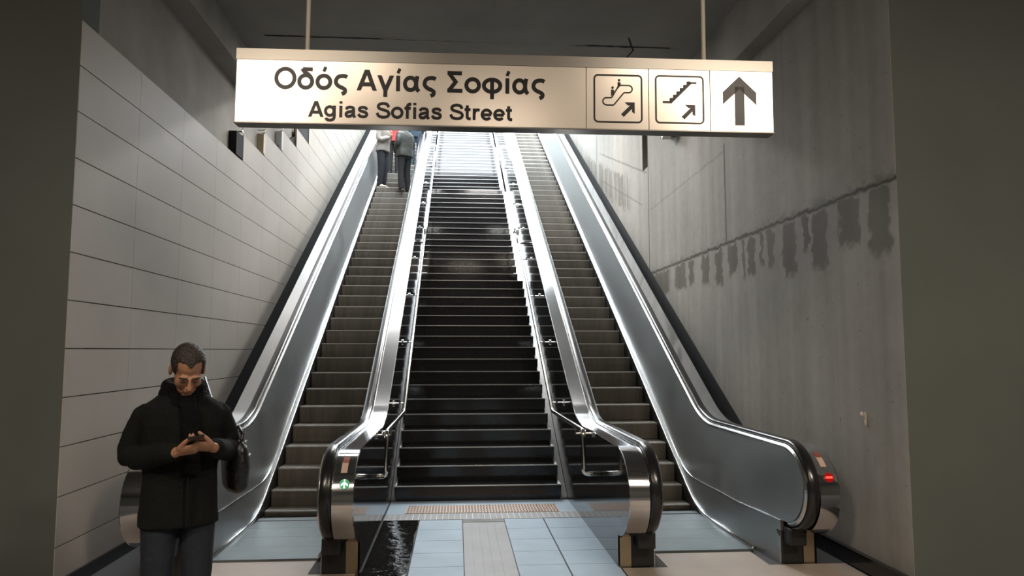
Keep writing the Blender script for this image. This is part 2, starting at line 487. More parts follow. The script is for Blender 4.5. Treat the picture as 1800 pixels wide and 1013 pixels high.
for i in range(50):
    for q in range(10):
        x = -0.52 + 1.60 * (i + .5) / 50 + (0.008 if q % 2 else 0); y = 7.73 + q * 0.037
        b.box(x - .006, x + .006, y - .008, y + .008, 0.014, 0.019, 1)
tag(b.obj('tactile_paving', [TACT, BUMPM]), 'beige studded warning tiles at the foot of the stairs', 'tactile paving')
b = MB()
n = 40
A = []; B = []
for i in range(n + 1):
    y = 5.2 + (7.42 - 5.2) * i / n
    A.append((-0.715 if y > 5.7 else -0.74, y, 0.012)); B.append((-0.365 + 0.02 * random.random() - 0.02, y, 0.012))
b.strip(A, B)
tag(b.obj('plastic_film', FILM, solid=0.003), 'wet glossy black film on the floor beside the left escalator newel', 'plastic sheet')
b = MB(); b.prism_xz([(1.30, 0), (3.10, 0), (3.10, .006), (1.30, .006)], 2.5, 5.72)
b.box(1.66, 2.48, 5.72, 6.10, 0, 0.006)
tag(b.obj('floor_sheet', SHEET), 'pale beige floor sheet in front of the right escalator', 'floor sheet')
b = MB(); b.box(-2.74, -0.76, 2.5, 5.74, 0, 0.006); b.box(-1.96, -1.12, 5.74, 6.12, 0, 0.006)
tag(b.obj('floor_sheet', SHEET), 'pale beige floor sheet in front of the left escalator', 'floor sheet')

# ------------------------------------------------------------------ escalators
def escalator(cx, label, lit, group):
    root = tag(empty('escalator', (cx, 0, 0)), label, 'escalator', group)
    # landing plate and comb
    b = MB(); b.box(-0.43, 0.43, 6.12, 7.45, 0, 0.022)
    for k in range(3): b.box(-0.43, 0.43, 6.50 + k * .33, 6.504 + k * .33, 0.022, 0.0225)
    b.obj('landing_plate', COMBM, root)
    b = MB(); b.box(-0.42, 0.42, 7.45, 7.56, 0, 0.028)
    for k in range(56):
        x = -0.415 + k * .015; b.box(x, x + .006, 7.56, 7.60, 0.004, 0.02)
    b.obj('comb_plate', COMBM, root)
    # steps
    noses = [(7.74, 0.055), (8.00, 0.215), (8.27, 0.405)] + [(8.60 + .3464 * i, 0.60 + .2 * i) for i in range(50)]
    proto = None
    for i, (y, z) in enumerate(noses):
        if i < 3 or proto is None:
            nz = noses[i + 1][1] - z; d = noses[i + 1][0] - y
            b = MB()
            drop = 0.06 if i == 0 else (z - noses[i - 1][1])
            b.prism([(0.008, 0), (d + .012, 0), (d + .012, -.03), (0.04, -.03), (0.03, -drop - .0), (0.008, -drop), (0.0, -drop * .5), (0.0, -.008)], -0.42, 0.42)
            b.box(-0.42, 0.42, -0.003, 0.012, -0.010, 0.002, 1)
            me = b.mesh('step')
            o = link('step', me, [STEPM, NOSE], root)
            if i == 3: proto = o
        else:
            o = proto.copy(); COL.objects.link(o); o.parent = root
        o.location = (0, y, z)
    b = MB()
    b.prism([(7.6, -.02), (8.1, .06), (YEND, zN(YEND) - .36), (YEND, zN(YEND) - .45), (8.1, -.02)], -0.43, 0.43)
    b.obj('step_well', GAP, root)
    for s in (-1, 1):
        # skirt: dark brush gap, polished edge
        top = path(0.035, 0.06, 6.10)
        b = MB()
        lowp = path(-0.01, -0.30, 6.10)
        b.strip([(s * .428, y, z) for y, z in lowp], [(s * .428, y, z) for y, z in top])
        b.obj('skirt_panel', BLACK, root)
        b = MB()
        rings = []
        for (y, z) in top:
            rings.append([(s * (.425 + .0), y, z - .022), (s * .420, y, z), (s * .425, y, z + .014), (s * .437, y, z + .018), (s * .437, y, z - .022)])
        b.loft(rings); b.obj('skirt_edge', SKIRT, root, smooth=True)
        # lower inner panel
        def dens(p): return [p[0]] + [(5.80 + .08 * q, p[0][1]) for q in range(12)] + p[1:]
        def fl(y):
            t = max(0.0, min(1.0, (6.55 - y) / .80)); return t * t * (3 - 2 * t)
        lo = dens(path(0.0, 0.075, 5.75)); mid = dens(path(0.34, 0.10, 5.75))
        b = MB()
        b.strip([(s * (.437 + .07 * fl(y)), y, z) for y, z in lo], [(s * (.458 + .062 * fl(y)), y, z) for y, z in mid])
        b.add([(s * .507, 5.75, 0), (s * .520, 5.75, .34), (s * .545, 5.75, .34), (s * .545, 5.75, 0)], [(0, 1, 2, 3)])
        b.obj('lower_panel', PANELS, root, smooth=False)
        b = MB(); rings = [[(s * (.452 + .062 * fl(y)), y, z - .003), (s * (.452 + .062 * fl(y)), y, z + .004), (s * (.466 + .062 * fl(y)), y, z + .006), (s * (.466 + .062 * fl(y)), y, z - .003)] for y, z in mid]
        b.loft(rings); b.obj('panel_moulding', SKIRT, root)
        # inner D panel
        hi = dens(path(0.925, 0.865, 5.72)); mid2 = dens(path(0.343, 0.103, 5.72))
        ui = lambda z0, z1, z: s * (.534 + (.548 - .534) * max(0, min(1, (z - z0) / (z1 - z0))))
        b = MB()
        b.strip([(s * (.462 + .072 * fl(y)), y, z) for y, z in mid2], [(s * .548, y, z) for y, z in hi])
        E = ell(5.72, 0.634, 0.33, 0.291, 0, 180, 24)
        pts = [(ui(.343, .925, z), y, z) for y, z in E]
        b.add(pts, [tuple(range(len(pts)))])
        b.obj('inner_panel', PANELS, root, smooth=True)
        # guide rail under the handrail
        hr = ell(5.72, 0.63, 0.385, 0.340, 172, 0, 34)[:-1] + path(0.970, 0.912, 5.72)
        def sweep(b, prof, pts):
            rings = []
            for i, (y, z) in enumerate(pts):
                a = pts[max(i - 1, 0)]; c = pts[min(i + 1, len(pts) - 1)]
                ty, tz = c[0] - a[0], c[1] - a[1]; l = math.hypot(ty, tz); ty /= l; tz /= l
                ny, nz = -tz, ty
                rings.append([(s * u, y + ny * v, z + nz * v) for u, v in prof])
            b.loft(rings)
        b = MB(); sweep(b, [(.541, -.050), (.541, -.036), (.556, -.020), (.652, -.020), (.652, -.050)], hr)
        b.obj('handrail_guide', STEEL, root)
        b = MB(); sweep(b, [(.568, -.018), (.560, -.008), (.562, .006), (.576, .016), (.630, .016), (.644, .006), (.646, -.008), (.638, -.018)], hr)
        b.obj('handrail', RUBBER, root, smooth=True)
        # outer cladding: rounded newel front and flat deck in one run
        dk = ell(5.74, 0.600, 0.405, 0.345, 178, 0, 34)[:-1] + path(0.945, 0.885, 5.74)
        b = MB()
        b.strip([(s * .650, y, z) for y, z in dk], [(s * .662, y, z) for y, z in dk])
        b.strip([(s * .662, y, z) for y, z in dk], [(s * .800, y, z) for y, z in dk])
        b.strip([(s * .800, y, z) for y, z in dk], [(s * .806, y + (.004 if i < 34 else 0), z - .006) for i, (y, z) in enumerate(dk)])
        b.obj('outer_deck', STEELD, root, smooth=True)
        # outer side
        up = path(0.941, 0.881, 5.74); dn = path(0.0, -0.55, 5.74)
        b = MB()
        b.strip([(s * .805, y, z) for y, z in dn], [(s * .805, y, z) for y, z in up])
        E = ell(5.74, 0.600, 0.402, 0.341, 0, 180, 24)
        b.add([(s * .805, y, z) for y, z in E], [tuple(range(len(E)))])
        b.obj('side_cladding', GLOSSY, root)
        # entry box and front plate
        b = MB(); b.box(min(s * .515, s * .70), max(s * .515, s * .70), 5.745, 6.3, 0, 0.27)
        b.box(min(s * .535, s * .672), max(s * .535, s * .672), 5.62, 5.80, 0.17, 0.30)
        b.obj('handrail_entry_box', BLACK, root, bevel=.012)
        b = MB(); b.box(min(s * .70, s * .79), max(s * .70, s * .79), 5.745, 6.2, 0, 0.26)
        b.obj('front_plate', GOLD, root)
        # sticker and indicator lamp on the outer-side newel front facing the hall
        want = (s > 0 and lit == 'green') or (s > 0 and lit == 'red')
        if want:
            def on_front(ang): return (5.74 - .405 * math.sin(R(ang)), .600 + .345 * math.cos(R(ang)), ang)
            def plate(a0, a1, u0, u1, off, mat, name, mi=0):
                A = [(s * u0, 5.74 - (.405 + off) * math.sin(R(a)), .6 + (.345 + off) * math.cos(R(a))) for a in (a0, (a0 + a1) / 2, a1)]
                B = [(s * u1, q[1], q[2]) for q in A]
                bb = MB(); bb.strip(A, B); return bb.obj(name, mat, root, solid=.0015)
            st = plate(36, 52, .70, .745, .002, LABELW, 'sticker')
            st['label'] = 'small pale sticker with a red top'
            p2 = plate(28, 38, .703, .748, .0025, LABELR, 'sticker'); p2['label'] = 'red upper half of the sticker'
            a = 66
            y, z, _ = on_front(a)
            nrm = Vector((0, -math.sin(R(a)), math.cos(R(a)) * .9)).normalized()
            rot = nrm.to_track_quat('Z', 'Y').to_matrix().to_4x4()
            b = MB(); b.tube([(0, 0, -.01), (0, 0, .006)], .036, 28)
            lamp = b.obj('indicator_lamp', LAMPG if lit == 'green' else LAMPR, root)
            lamp.matrix_local = Matrix.Translation((s * .735, y, z)) @ rot
            lamp['label'] = 'lit green arrow lamp' if lit == 'green' else 'lit red no entry lamp'
            b = MB()
            if lit == 'green':
                # arrow pointing up the newel
                for poly in ([(-.005, -.030), (.005, -.030), (.005, .016), (-.005, .016)],
                             [(0, .018), (0, .004), (.024, -.016), (.024, -.002)], [(0, .018), (0, .004), (-.024, -.016), (-.024, -.002)]):
                    b.add([(x, q, .0075) for x, q in poly], [(0, 1, 2, 3)])
                b.add([(x, q, .0075) for x, q in [(-.004, .022), (.004, .022), (.004, .032), (-.004, .032)]], [(0, 1, 2, 3)])
                sy = b.obj('arrow_symbol', LAMPW, lamp)
                # the track quaternion may turn the disc: keep the arrow pointing upwards
                upv = (rot.to_3x3() @ Vector((0, 1, 0)))
                if upv.z < 0: sy.rotation_euler = (0, 0, R(180))
            else:
                b.box(-.026, .026, -.007, .007, .006, .0085)
                b.obj('bar_symbol', LAMPR2, lamp)
    return root
LABELW = M('sticker_paper', (0.62, 0.45, 0.36), 0.5)
LABELR = M('sticker_red', (0.28, 0.08, 0.05), 0.5)
LAMPG = M('lamp_green', (0.0, 0.12, 0.05), 0.2, emit=((0.0, 0.40, 0.14), 0.30))
LAMPR = M('lamp_red', (0.2, 0.0, 0.0), 0.2, emit=((1.0, 0.01, 0.01), 0.12))
LAMPR2 = M('lamp_red_bar', (0.5, 0.02, 0.02), 0.2, emit=((1.0, 0.06, 0.04), 1.6))
LAMPW = M('lamp_arrow', (0.5, 1.0, 0.7), 0.2, emit=((0.45, 1.0, 0.65), 1.6))
LC, RC = -1.535, 2.075
escalator(LC, 'left escalator carrying standing people, green arrow lamp on its newel', 'green', 'escalators beside the stairs')
escalator(RC, 'right escalator by the stained concrete wall, empty, red lamp on its newel', 'red', 'escalators beside the stairs')

# ------------------------------------------------------------------ stairs between the escalators
RI, TR = 0.175, 0.30
stairs = tag(empty('staircase', (0.25, 8.36, 0)), 'black granite staircase between the two escalators', 'stairs')
stairs_inv = Matrix.Translation((-0.25, -8.36, 0))
def kid(o): o.matrix_parent_inverse = stairs_inv; return o
flights = [(8.36, 0, 17, TR), (13.62, 17, 16, TR), (19.02, 33, 15, TR), (24.05, 48, 12, TR)]
XA = [(-0.69, 1.20), (-0.70, 1.14), (-0.70, 1.14), (-0.70, 1.14)]
for fi, (y0, n0, n, t) in enumerate(flights):
    nxt = flights[fi + 1][0] if fi + 1 < len(flights) else 28.5
    for i in range(n):
        z = RI * (n0 + i + 1); y = y0 + t * i
        yb = y0 + t * (i + 1) + .02 if i < n - 1 else nxt + .02
        b = MB()
        x0, x1 = XA[fi]
        b.prism([(y + .012, z - RI), (y + .012, z - .030), (y, z - .030), (y, z - .004), (y + .004, z), (yb, z), (yb, z - .06), (y + .1, z - .06), (y + .1, z - RI)], x0, x1)
        b.box(x0, x1, y - .0015, y + .010, z - .010, z + .0015, 1)
        o = kid(b.obj('step' if i < n - 1 else 'landing', [GRANITE, NOSE], stairs))
# stringer skirtings at both sides
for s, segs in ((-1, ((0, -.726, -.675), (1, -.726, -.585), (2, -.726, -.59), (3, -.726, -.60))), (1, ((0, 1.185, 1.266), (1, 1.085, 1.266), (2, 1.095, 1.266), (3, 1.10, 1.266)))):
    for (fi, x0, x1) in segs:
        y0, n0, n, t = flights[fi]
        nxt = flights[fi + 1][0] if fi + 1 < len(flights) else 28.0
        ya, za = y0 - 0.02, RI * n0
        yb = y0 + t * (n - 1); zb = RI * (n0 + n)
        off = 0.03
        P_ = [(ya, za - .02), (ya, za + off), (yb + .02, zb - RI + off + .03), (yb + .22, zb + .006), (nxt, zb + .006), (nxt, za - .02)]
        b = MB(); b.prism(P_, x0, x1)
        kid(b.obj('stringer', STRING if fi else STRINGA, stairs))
b = MB()
b.prism([(8.5, 0), (27.5, 10.2), (28.5, 10.2), (28.5, 0)], -0.68, 1.18)
kid(b.obj('stair_core', CONC, stairs))

# ------------------------------------------------------------------ stair handrails
def tubepath(pts, rad=.05, n=5):
    pts = [Vector(p) for p in pts]; out = [pts[0]]
    for i in range(1, len(pts) - 1):
        a, p, c = pts[i - 1], pts[i], pts[i + 1]
        r = min(rad, (p - a).length * .45, (c - p).length * .45)
        q0 = p + (a - p).normalized() * r; q2 = p + (c - p).normalized() * r
        for k in range(n + 1):
            u = k / n; out.append(q0 * (1 - u) ** 2 + p * 2 * u * (1 - u) + q2 * u ** 2)
    out.append(pts[-1]); return out
def handrail(s, label):
    xr = -0.595 if s < 0 else 1.105
    xw = -0.728 if s < 0 else 1.268
    root = tag(empty('stair_handrail', (xr, 7.4, 0)), label, 'handrail', 'tube handrails along the stairs')
    inv = Matrix.Translation((-xr, -7.4, 0))
    runs = []
    zl = lambda fi, y: RI * (flights[fi][1] + 1) + (RI / TR) * (y - flights[fi][0]) + 0.83
    for fi in range(4):
        y0, n0, n, t = flights[fi]
        ys = 7.42 if fi == 0 else y0 - 0.35
        ye = y0 + t * n + 0.05
        if fi == 0:
            zb = 1.0
            y_b = flights[0][0] + (zb - 0.83 - RI) / (RI / TR)
            pts = [(xr, 6.33, 0.63), (xr, 6.33, zb), (xr, y_b, zb), (xr, ye, zl(0, ye))]
            pts = [(xw, 6.33, 0.63)] + pts
            pts = pts + [(xr, ye + .55, zl(0, ye))]
        else:
            zb = zl(fi, y0 - .1)
            pts = [(xw, y0 - .45, zb - .25), (xr, y0 - .45, zb - .25), (xr, y0 - .45, zb), (xr, y0 - .1, zb), (xr, ye, zl(fi, ye)), (xr, ye + .5, zl(fi, ye))]
        b = MB(); b.tube(tubepath(pts), .021, 12)
        o = b.obj('rail_tube', CHROME, root, smooth=True); o.matrix_parent_inverse = inv
        # brackets back to the escalator cladding
        q = [y0 + .25 + 1.25 * k for k in range(5) if y0 + .25 + 1.25 * k < ye]
        if fi == 0: q = [6.75] + q
        for y in q:
            z = max(zl(fi, y), 1.0 if fi == 0 else 0)
            b = MB()
            b.tube([(xr, y, z - .02), (xr, y, z - .07), (xw, y, z - .07)], .009, 8)
            b.tube([(xw + (.012 if s < 0 else -.012), y, z - .07), (xw, y, z - .07)], .035, 14)
            b.tube([((xr + xw) / 2, y, z - .075), ((xr + xw) / 2, y, z - .035)], .014, 8)
            o = b.obj('bracket', CHROME, root, smooth=False); o.matrix_parent_inverse = inv
    return root
handrail(-1, 'steel tube handrail on the left side of the granite stairs')
handrail(1, 'steel tube handrail on the right side of the granite stairs')

# ------------------------------------------------------------------ hanging sign
sign = tag(empty('hanging_sign', (-1.388, 4.5, 3.113), (0, R(0.3), R(-1.5))), 'long white direction sign hanging from two rods across the stairs', 'sign')
SW, SH, SD = 3.415, 0.474, 0.09
b = MB(); b.box(0, SW, 0.004, SD, 0, SH); b.box(-.004, SW + .004, -.008, SD + .004, -.006, .004)
b.obj('sign_body', SIGNB, sign, bevel=.003)
b = MB(); b.box(-.002, SW + .002, -.006, .004, 0.404, SH); b.obj('header_strip', SIGNB, sign)
divs = [0, 2.199, 2.602, 3.002, SW]
for i in range(4):
    b = MB(); b.box(divs[i] + .003, divs[i + 1] - .003, -.004, .004, 0.004, 0.402)
    p = b.obj('sign_panel', WHITEP, sign)
def arc_(cx_, cy_, rx, ry, a0, a1, n=26):
    return [(cx_ + rx * math.cos(R(a0 + (a1 - a0) * k / n)), cy_ + ry * math.sin(R(a0 + (a1 - a0) * k / n))) for k in range(n + 1)]
def crom(p, n=5):
    out = []
    for i in range(len(p) - 1):
        p0, p1, p2, p3 = p[max(i - 1, 0)], p[i], p[i + 1], p[min(i + 2, len(p) - 1)]
        for k in range(n):
            t = k / n
            out.append(tuple(0.5 * (2 * p1[q] + (p2[q] - p0[q]) * t + (2 * p0[q] - 5 * p1[q] + 4 * p2[q] - p3[q]) * t * t + (3 * p1[q] - p0[q] - 3 * p2[q] + p3[q]) * t ** 3) for q in (0, 1)))
    out.append(p[-1]); return out
SWT = 0.19
OV = lambda cx_=.42, rx=.305: (arc_(cx_, .36, rx, .29, 0, 360), 0)
ALPHA_CAP = [([(.10, 0), (.475, .98)], 1), ([(.86, 0), (.485, .98)], 1), ([(.22, .29), (.74, .29)], 0)]
GL = {
 'Ο': (1.08, [(arc_(.54, .5, .43, .43, 0, 360), 0)]),
 'δ': (.86, [OV(), ([(.74, .93), (.27, .93)], 0), (crom([(.24, .955), (.36, .80), (.55, .68), (.68, .53), (.725, .36)]), 0)]),
 'ο': (.84, [OV()]), 'ό': (.84, [OV(), ([(.40, .84), (.50, 1.06)], 2)]),
 'ς': (.74, [(crom([(.68, .60), (.58, .65), (.42, .655), (.25, .60), (.155, .45), (.17, .29), (.30, .17), (.48, .09), (.585, .01), (.575, -.11), (.44, -.19)]), 0)]),
 'Α': (.97, ALPHA_CAP), 'A': (.97, ALPHA_CAP),
 'γ': (.80, [([(.105, .73), (.40, .02)], 1), ([(.70, .73), (.40, .02)], 1), ([(.40, .16), (.40, -.28)], 0)]),
 'ί': (.42, [([(.20, 0), (.20, .73)], 0), ([(.18, .84), (.28, 1.06)], 2)]),
 'α': (.90, [(arc_(.37, .36, .265, .29, 0, 360), 0), (crom([(.70, .73), (.655, .50), (.65, .28), (.69, .12), (.78, .01)]), 0)]),
 'Σ': (.90, [([(.10, .91), (.80, .91)], 0), ([(.10, .09), (.83, .09)], 0), ([(.16, .93), (.50, .50), (.16, .07)], 0)]),
 'φ': (1.06, [(arc_(.52, .36, .40, .29, 0, 360), 0), ([(.52, -.28), (.52, .70)], 0)]),
 'g': (.86, [(arc_(.37, .38, .265, .27, 0, 360), 0), (crom([(.655, .73), (.655, .4), (.65, .0), (.57, -.14), (.38, -.19), (.20, -.14), (.14, -.04)]), 0)]),
 'i': (.40, [([(.20, 0), (.20, .73)], 0), ([(.20, .85), (.20, 1.0)], 0)]),
 'a': (.80, [(crom([(.13, .50), (.22, .62), (.40, .65), (.56, .60), (.60, .48), (.60, .20), (.68, .0)]), 0), (crom([(.60, .42), (.40, .37), (.20, .31), (.135, .19), (.22, .08), (.40, .09), (.57, .22)]), 0)]),
 's': (.78, [(crom([(.63, .50), (.55, .62), (.38, .655), (.21, .61), (.165, .51), (.25, .42), (.45, .37), (.60, .29), (.62, .17), (.52, .08), (.37, .065), (.20, .11), (.10, .23)]), 0)]),
 'S': (.94, [(crom([(.82, .69), (.72, .86), (.48, .92), (.24, .86), (.16, .72), (.25, .60), (.50, .52), (.75, .43), (.84, .27), (.74, .12), (.48, .065), (.20, .14), (.10, .33)]), 0)]),
 'o': (.84, [OV()]),
 'f': (.48, [(crom([(.22, 0), (.22, .4), (.22, .76), (.29, .89), (.46, .91)]), 0), ([(.03, .655), (.43, .655)], 0)]),
 't': (.48, [(crom([(.21, .92), (.21, .5), (.21, .2), (.28, .09), (.44, .07)]), 0), ([(.03, .655), (.42, .655)], 0)]),
 'r': (.56, [([(.17, 0), (.17, .73)], 0), (crom([(.17, .40), (.24, .57), (.36, .645), (.52, .62)]), 0)]),
 'e': (.80, [(arc_(.40, .36, .285, .29, 0, 322), 0), ([(.12, .345), (.70, .345)], 0)]),
}
def lettering(body, x0, x1, base, cap, name):
    pen = 0; lay = []
    for ch in body:
        if ch == ' ': pen += .40; continue
        lay.append((ch, pen)); pen += GL[ch][0]
    xs_ = [p[0] + q for ch, q in lay for st, _ in GL[ch][1] for p in st]
    xa, xb = min(xs_) - SWT / 2, max(xs_) + SWT / 2
    sx = (x1 - x0) / (xb - xa)
    for ch, q in lay:
        b = MB()
        for li, (st, kind) in enumerate(GL[ch][1]):
            w = SWT * (.80 if kind == 2 else 1.0) / 2
            n = len(st); L_ = []; R_ = []
            closed = abs(st[0][0] - st[-1][0]) < 1e-6 and abs(st[0][1] - st[-1][1]) < 1e-6
            for i in range(n):
                a = st[i - 1] if i else (st[-2] if closed else st[0]); c = st[i + 1] if i < n - 1 else (st[1] if closed else st[-1])
                pr = Vector((st[i][0] - a[0], st[i][1] - a[1])); ne = Vector((c[0] - st[i][0], c[1] - st[i][1]))
                t = (pr.normalized() + ne.normalized()) if pr.length and ne.length else (pr + ne)
                t.normalize(); k = 1.0
                if pr.length and ne.length: k = 1 / max(.5, t.dot(ne.normalized()))
                nx, nz = -t.y * w * k, t.x * w * k
                if kind == 1: nx, nz = (w * 1.12, 0.0)       # slanted legs cut level
                X_ = lambda x: x0 + (x + q - xa) * sx
                L_.append((X_(st[i][0] + nx), base + (st[i][1] + nz) * cap)); R_.append((X_(st[i][0] - nx), base + (st[i][1] - nz) * cap))
            yo = -.0052 - .00012 * li
            b.strip([(x, yo, z) for x, z in L_], [(x, yo, z) for x, z in R_])
        b.obj('letter', INK, sign)
lettering('Οδός Αγίας Σοφίας', 0.236, 1.944, 0.2185, 0.1385, 'greek')
lettering('Agias Sofias Street', 0.4525, 1.737, 0.0425, 0.103, 'latin')
def rring(x0, x1, z0, z1, r, w):
    def rr(x0, x1, z0, z1, r):
        out = []
        for (cx_, cz_, a0) in ((x1 - r, z1 - r, 0), (x0 + r, z1 - r, 90), (x0 + r, z0 + r, 180), (x1 - r, z0 + r, 270)):
            for k in range(7): out.append((cx_ + r * math.cos(R(a0 + 15 * k)), cz_ + r * math.sin(R(a0 + 15 * k))))
        return out
    return rr(x0, x1, z0, z1, r), rr(x0 + w, x1 - w, z0 + w, z1 - w, max(r - w, .005))
def flat(b, poly, y=-.0058): b.prism_xz(poly, y, -.004)
def ring(b, O, I, y=-.0058):
    n = len(O)
    b.add([(x, y, z) for x, z in O] + [(x, y, z) for x, z in I], [(i, (i + 1) % n, n + (i + 1) % n, n + i) for i in range(n)])
def arrow45(b, tx, tz, k):                           # small arrow to the upper right, tip at (tx, tz)
    head = [(0, 0), (-.075, 0), (-.052, -.024), (-.036, -.024), (-.104, -.092), (-.083, -.113), (-.021, -.050), (-.021, -.073), (0, -.086)]
    head = [(tx + x * k, tz + z * k) for x, z in head]
    # split into convex pieces
    q = head
    flat(b, [q[1], q[2], q[3], q[0]]); flat(b, [q[0], q[6], q[7], q[8]]); flat(b, [q[3], q[4], q[5], q[6], q[0]])
b = MB()
O_, I_ = rring(2.246, 2.562, 0.044, 0.362, .030, .011); ring(b, O_, I_)
b.obj('frame_outline', INK, sign)
b = MB()
def outline(b, pts, w):
    n = len(pts); out = []; inn = []
    for i in range(n):
        p0, p1, p2 = Vector((*pts[i - 1], 0)), Vector((*pts[i], 0)), Vector((*pts[(i + 1) % n], 0))
        t = (p2 - p0).normalized(); nn = Vector((-t.y, t.x, 0)) * w / 2
        out.append((pts[i][0] + nn.x, pts[i][1] + nn.y)); inn.append((pts[i][0] - nn.x, pts[i][1] - nn.y))
    ring(b, out, inn)
bar = []
for k in range(9): bar.append((2.330 + .024 * math.cos(R(90 + 22.5 * k)), 0.184 + .024 * math.sin(R(90 + 22.5 * k))))
bar += [(2.352, .160), (2.372, .160), (2.378, .163), (2.440, .240), (2.446, .243), (2.462, .243)]
for k in range(9): bar.append((2.472 + .024 * math.cos(R(-90 + 22.5 * k)), 0.267 + .024 * math.sin(R(-90 + 22.5 * k))))
bar += [(2.430, .291), (2.414, .291), (2.408, .288), (2.366, .213), (2.358, .208), (2.340, .208)]
outline(b, bar, .009)
for (px_, pz_) in ((2.368, .222), (2.4105, .272)):
    flat(b, [(px_ - .009, pz_ - .006), (px_ + .011, pz_ + .018), (px_ + .011, pz_ + .034), (px_ + .005, pz_ + .040), (px_ - .005, pz_ + .040), (px_ - .009, pz_ + .036)])
    flat(b, [(px_ + .001 + .0085 * math.cos(R(30 * k)), pz_ + .0525 + .0085 * math.sin(R(30 * k))) for k in range(12)])
b.obj('escalator_symbol', INK, sign)
b = MB(); arrow45(b, 2.511, .180, .85); b.obj('small_arrow', INK, sign)
b = MB()
O_, I_ = rring(2.643, 2.962, 0.046, 0.365, .030, .011); ring(b, O_, I_)
b.obj('frame_outline', INK, sign)
b = MB()
flat(b, [(2.693, .180), (2.752, .180), (2.752, .194), (2.693, .194)])
flat(b, [(2.860, .311), (2.914, .311), (2.914, .323), (2.850, .323)])
for k in range(6):
    x0_, z0_ = 2.738 + k * .0222, .194 + k * .0222
    flat(b, [(x0_, z0_ - .014), (x0_ + .014, z0_ - .014), (x0_ + .0362, z0_ + .0082), (x0_ + .0222, z0_ + .0222), (x0_, z0_ + .0222)][::1] if False else
         [(x0_, z0_ - .014), (x0_ + .012, z0_ - .014), (x0_ + .0342, z0_ + .0082), (x0_ + .0222, z0_ + .0222), (x0_, z0_ + .0100)])
    flat(b, [(x0_, z0_ - .004), (x0_ + .0222, z0_ + .0222), (x0_, z0_ + .0205)])
b.obj('stairs_symbol', INK, sign)
b = MB(); arrow45(b, 2.903, .172, .85); b.obj('small_arrow', INK, sign)
b = MB()
flat(b, [(3.162, .044), (3.225, .044), (3.226, .30), (3.163, .30)])
flat(b, [(3.1945, .368), (3.0845, .262), (3.0845, .180), (3.1945, .283)][::-1]); flat(b, [(3.1945, .368), (3.3045, .262), (3.3045, .180), (3.1945, .283)])
b.obj('up_arrow', INK, sign)
for x in (0.423, 2.981):
    b = MB(); b.tube([(x, .045, SH - .01), (x, .045, CEIL - 3.113 + (.02 if x > 1 else .0))], .0135, 14)
    b.tube([(x, .045, SH), (x, .045, SH + .012)], .028, 14)
    b.obj('hanging_rod', RODM, sign, smooth=False)

# ------------------------------------------------------------------ small things on the right wall
b = MB()
b.sphere((XR - .004, 5.42, 1.18), (.006, .022, .045)); b.sphere((XR - .012, 5.45, 1.205), (.012, .018, .020)); b.sphere((XR - .008, 5.41, 1.14), (.008, .010, .022))
tag(b.obj('paper_scrap', M('torn_paper', (.62, .55, .48), .7), smooth=True), 'small torn whitish scrap stuck on the right concrete wall', 'scrap')
wl = tag(empty('wall_lamp', (XR, 10.05, 4.84)), 'small wall lamp high on the right concrete wall just under the sign', 'lamp')
b = MB(); b.box(-.05, 0, -.03, .03, -.05, .05); b.box(-.12, -.05, -.012, .012, -.012, .012); b.obj('arm', BLACK, wl)
b = MB(); b.prism([(-.22, -.03), (-.02, -.10), (.0, -.06), (-.20, .03)], -.22, -.10); b.obj('lamp_head', M('lamp_white', (.75, .74, .72), .4), wl)

# ------------------------------------------------------------------ people
def limb(b, pts, rad, seg=14, ref=(0, 1, 0)):
    pts = [Vector(p) for p in pts]; rings = []
    ref = Vector(ref)
    rad = [r if isinstance(r, (tuple, list)) else (r, r) for r in rad]
    t0 = (pts[1] - pts[0]).normalized(); t1 = (pts[-1] - pts[-2]).normalized()
    P = [pts[0] - t0 * min(rad[0]) * .8] + pts + [pts[-1] + t1 * min(rad[-1]) * .8]
    Q = [(rad[0][0] * .5, rad[0][1] * .5)] + rad + [(rad[-1][0] * .5, rad[-1][1] * .5)]
    for i, p in enumerate(P):
        a = P[max(i - 1, 0)]; c = P[min(i + 1, len(P) - 1)]
        t = (c - a).normalized(); u = ref.cross(t)
        if u.length < 1e-3: u = Vector((1, 0, 0))
        u.normalize(); w = t.cross(u)
        rings.append([p + u * math.cos(2 * math.pi * k / seg) * Q[i][0] + w * math.sin(2 * math.pi * k / seg) * Q[i][1] for k in range(seg)])
    b.loft(rings)
def smoothpts(pts, rad, n=4):
    pts = [Vector(p) for p in pts]; rad = [r if isinstance(r, (tuple, list)) else (r, r) for r in rad]
    op, orr = [], []
    for i in range(len(pts) - 1):
        p0, p1, p2, p3 = pts[max(i - 1, 0)], pts[i], pts[i + 1], pts[min(i + 2, len(pts) - 1)]
        for k in range(n):
            t = k / n
            op.append(0.5 * ((2 * p1) + (-p0 + p2) * t + (2 * p0 - 5 * p1 + 4 * p2 - p3) * t * t + (-p0 + 3 * p1 - 3 * p2 + p3) * t ** 3))
            orr.append(tuple(rad[i][q] * (1 - t) + rad[i + 1][q] * t for q in (0, 1)))
    op.append(pts[-1]); orr.append(rad[-1]); return op, orr
def limb_s(b, pts, rad, ref=(0, 1, 0), n=4):
    p, r = smoothpts(pts, rad, n); limb(b, p, r, 14, ref)
def torso(b, rings, seg=24):                          # (z, cx, cy, rx, ry), superelliptic sections
    out = []
    for (z, cx_, cy_, rx, ry) in rings:
        ring_ = []
        for k in range(seg):
            a = 2 * math.pi * k / seg; c, s_ = math.cos(a), math.sin(a)
            e = 0.85
            ring_.append(Vector((cx_ + rx * math.copysign(abs(c) ** e, c), cy_ + ry * math.copysign(abs(s_) ** e, s_), z)))
        out.append(ring_)
    b.loft(out)
